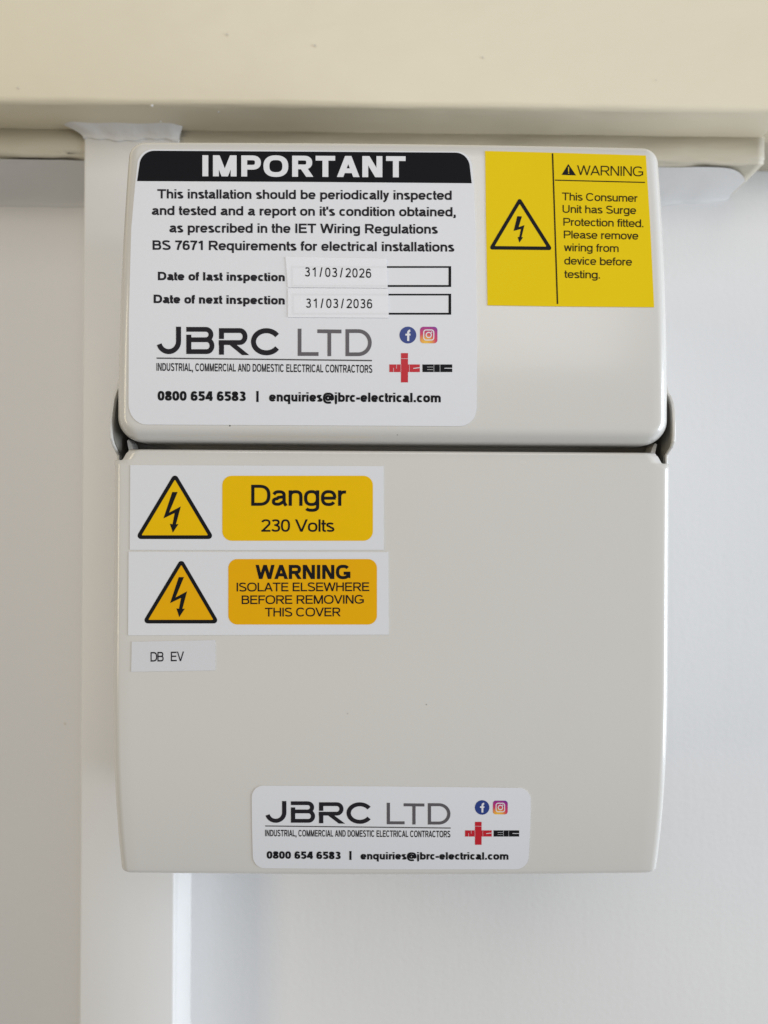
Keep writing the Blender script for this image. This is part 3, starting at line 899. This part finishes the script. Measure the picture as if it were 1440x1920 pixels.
# ------------------------------------------------------------------ 3: danger label
def tri_bolt(ax, ay, sx, sy): return [(ax + (u - 432) / 4 * sx, ay + (v - 138) / 4 * sy) for u, v in BOLT]
lab = thing('danger_label', 'white label with a yellow Danger 230 Volts panel, on the lower cover', 'label')
paper(lab, cover_y, [(244.3, 872), (719, 874), (719.3, 1031), (480, 1031.5), (243.3, 1031)], 'gloss_paper')
hazard(lab, cover_y, (328, 885.5), (253, 1010.7), (402.5, 1010.7), 7.0, 6.5, 'yellow', 'ink', tri_bolt(328, 894.5, 1, 1), P1)
pn = Art().poly(sub_outline(rrect(416.7, 892, 699.2, 1014, 18))).build('yellow_panel', 'yellow', lab, cover_y, P1)
text_line(pn, cover_y, P2, 'ink', 'Danger', 471, 649, 948.4, 948.4, 39.5, .146)
text_line(pn, cover_y, P2, 'ink', '230 Volts', 490, 627, 997, 997, 23.2, .146)

# ------------------------------------------------------------------ 4: isolate label
lab = thing('isolation_label', 'white label with an amber WARNING ISOLATE ELSEWHERE panel, on the lower cover', 'label')
paper(lab, cover_y, [(241.2, 1034.6), (728, 1035.2), (728.5, 1190), (480, 1190.6), (240.2, 1191.2)], 'gloss_paper')
hazard(lab, cover_y, (340, 1045.8), (266, 1169), (412, 1169), 6.8, 6.3, 'amber', 'ink', tri_bolt(340, 1054.5, .978, .985), P1)
pn = Art().poly(sub_outline(rrect(428, 1048.2, 706.8, 1171, 17))).build('amber_panel', 'amber', lab, cover_y, P1)
text_line(pn, cover_y, P2, 'ink', 'WARNING', 479, 657, 1085.7, 1085.7, 26.5, .222)
text_line(pn, cover_y, P2, 'ink', 'ISOLATE ELSEWHERE', 443.7, 692.4, 1109, 1108.3, 16.4, .148)
text_line(pn, cover_y, P2, 'ink', 'BEFORE REMOVING', 453.2, 682.2, 1132.7, 1131.8, 16.2, .148)
text_line(pn, cover_y, P2, 'ink', 'THIS COVER', 496.8, 639, 1156, 1155.6, 16.4, .148)

# ------------------------------------------------------------------ 5: board name tape
lab = thing('board_tape', 'small white tape reading DB EV, below the isolation warning label', 'label tape')
paper(lab, cover_y, [(247, 1203.3), (403.2, 1200.2), (403, 1257), (246, 1259.6)], 'tape_white')
text_line(lab, cover_y, P1, 'soft_ink', 'DB EV', 282.3, 345, 1240.6, 1239.6, 18, .145, mono=True)

# ------------------------------------------------------------------ 6: company label at the foot
lab = thing('company_label', 'white rounded electrical contractor label at the foot of the lower cover', 'label')
ol = arc(494, 1495, 22, 22, 180, 270, 8) + [(735, 1474.5)] + arc(972, 1500, 23, 23, 270, 360, 8) + [(994, 1550)] \
    + arc(967, 1606, 24, 24, 0, 90, 8) + [(735, 1630)] + arc(496, 1605, 22, 23, 90, 180, 8) + [(472.5, 1550)]
paper(lab, cover_y, ol, 'paper')
company_mark(lab, cover_y, lambda u, v: (497 + (u - 292) * .2151, 1502 + (v - 130) * .198 + (u - 292) * 0.0002), True)
text_line(lab, cover_y, P1, 'soft_ink', 'INDUSTRIAL, COMMERCIAL AND DOMESTIC ELECTRICAL CONTRACTORS', 497.2, 844.4, 1568, 1570, 12.2, .175, con=1.15, track=0.035)
text_line(lab, cover_y, P1, 'ink', '0800 654 6583', 500, 639, 1610, 1611, 14, .250)
text_line(lab, cover_y, P1, 'ink', '|', 655, 659.2, 1611, 1611, 14.5, .22)
text_line(lab, cover_y, P1, 'ink', 'enquiries@jbrc-electrical.com', 676, 953.4, 1611.5, 1612, 13.8, .235)
social_icons(lab, cover_y, (904, 1514), 13.6, (924.3, 1501.2, 952, 1527))
trade_mark(lab, cover_y, 890.6, 903, 1541, 1584, 872, 922, 925.5, 973.5, 1557, 1568.6)

# ------------------------------------------------------------------ dust on the steel
for px, py, r_, fy, p_ in ((799.5, 1321, .8, cover_y, cover), (431, 798.2, 1.2, door_y, door), (745, 815.5, .8, door_y, door), (652, 1338, .6, cover_y, cover)):
    Art().poly(arc(px, py, r_, r_ * 1.2, 0, 320, 7)).build('dust_speck', 'speck', p_, fy, 0.00005)

# small marks on the paintwork
def mark(px, py, r_, fy, p_, mat, off=0.00008):
    Art().poly(arc(px, py, r_, r_ * 1.3, 0, 320, 8)).build('paint_mark', mat, p_, fy, off)
mark(122, 1357, 2.0, lambda z: 0.0, WALL, 'scuff')
for px, py, r_ in ((33, 165, 1.6), (590, 85, 2.2), (425, 64, 1.8), (905, 107, 1.6), (1230, 150, 1.2)):
    mark(px, py, r_, lambda z: LY - 0.00025, lo, 'scuff')
def nib(px, py, r_, plane_y=None):
    if plane_y is None:                      # on the ledge's underside
        d = ray(px, py); c = CAM + d * ((ZL - CAM.z) / d.z)
    else:
        c = on_plane(px, py, plane_y)
    bm = bmesh.new()
    bmesh.ops.create_icosphere(bm, subdivisions=2, radius=r_)
    for v in bm.verts: v.co = Vector((v.co.x * 1.0, v.co.y * .8, v.co.z * .9)) + c
    me = bpy.data.meshes.new('paint_nib'); bm.to_mesh(me); bm.free()
    for p in me.polygons: p.use_smooth = True
    me.materials.append(M['caulk'])
    o = bpy.data.objects.new('paint_nib', me); COL.objects.link(o); o.parent = ledge
nib(285, 198, 0.0005, LY + 0.0006); nib(301, 227, 0.00045); nib(410, 209, 0.0004)
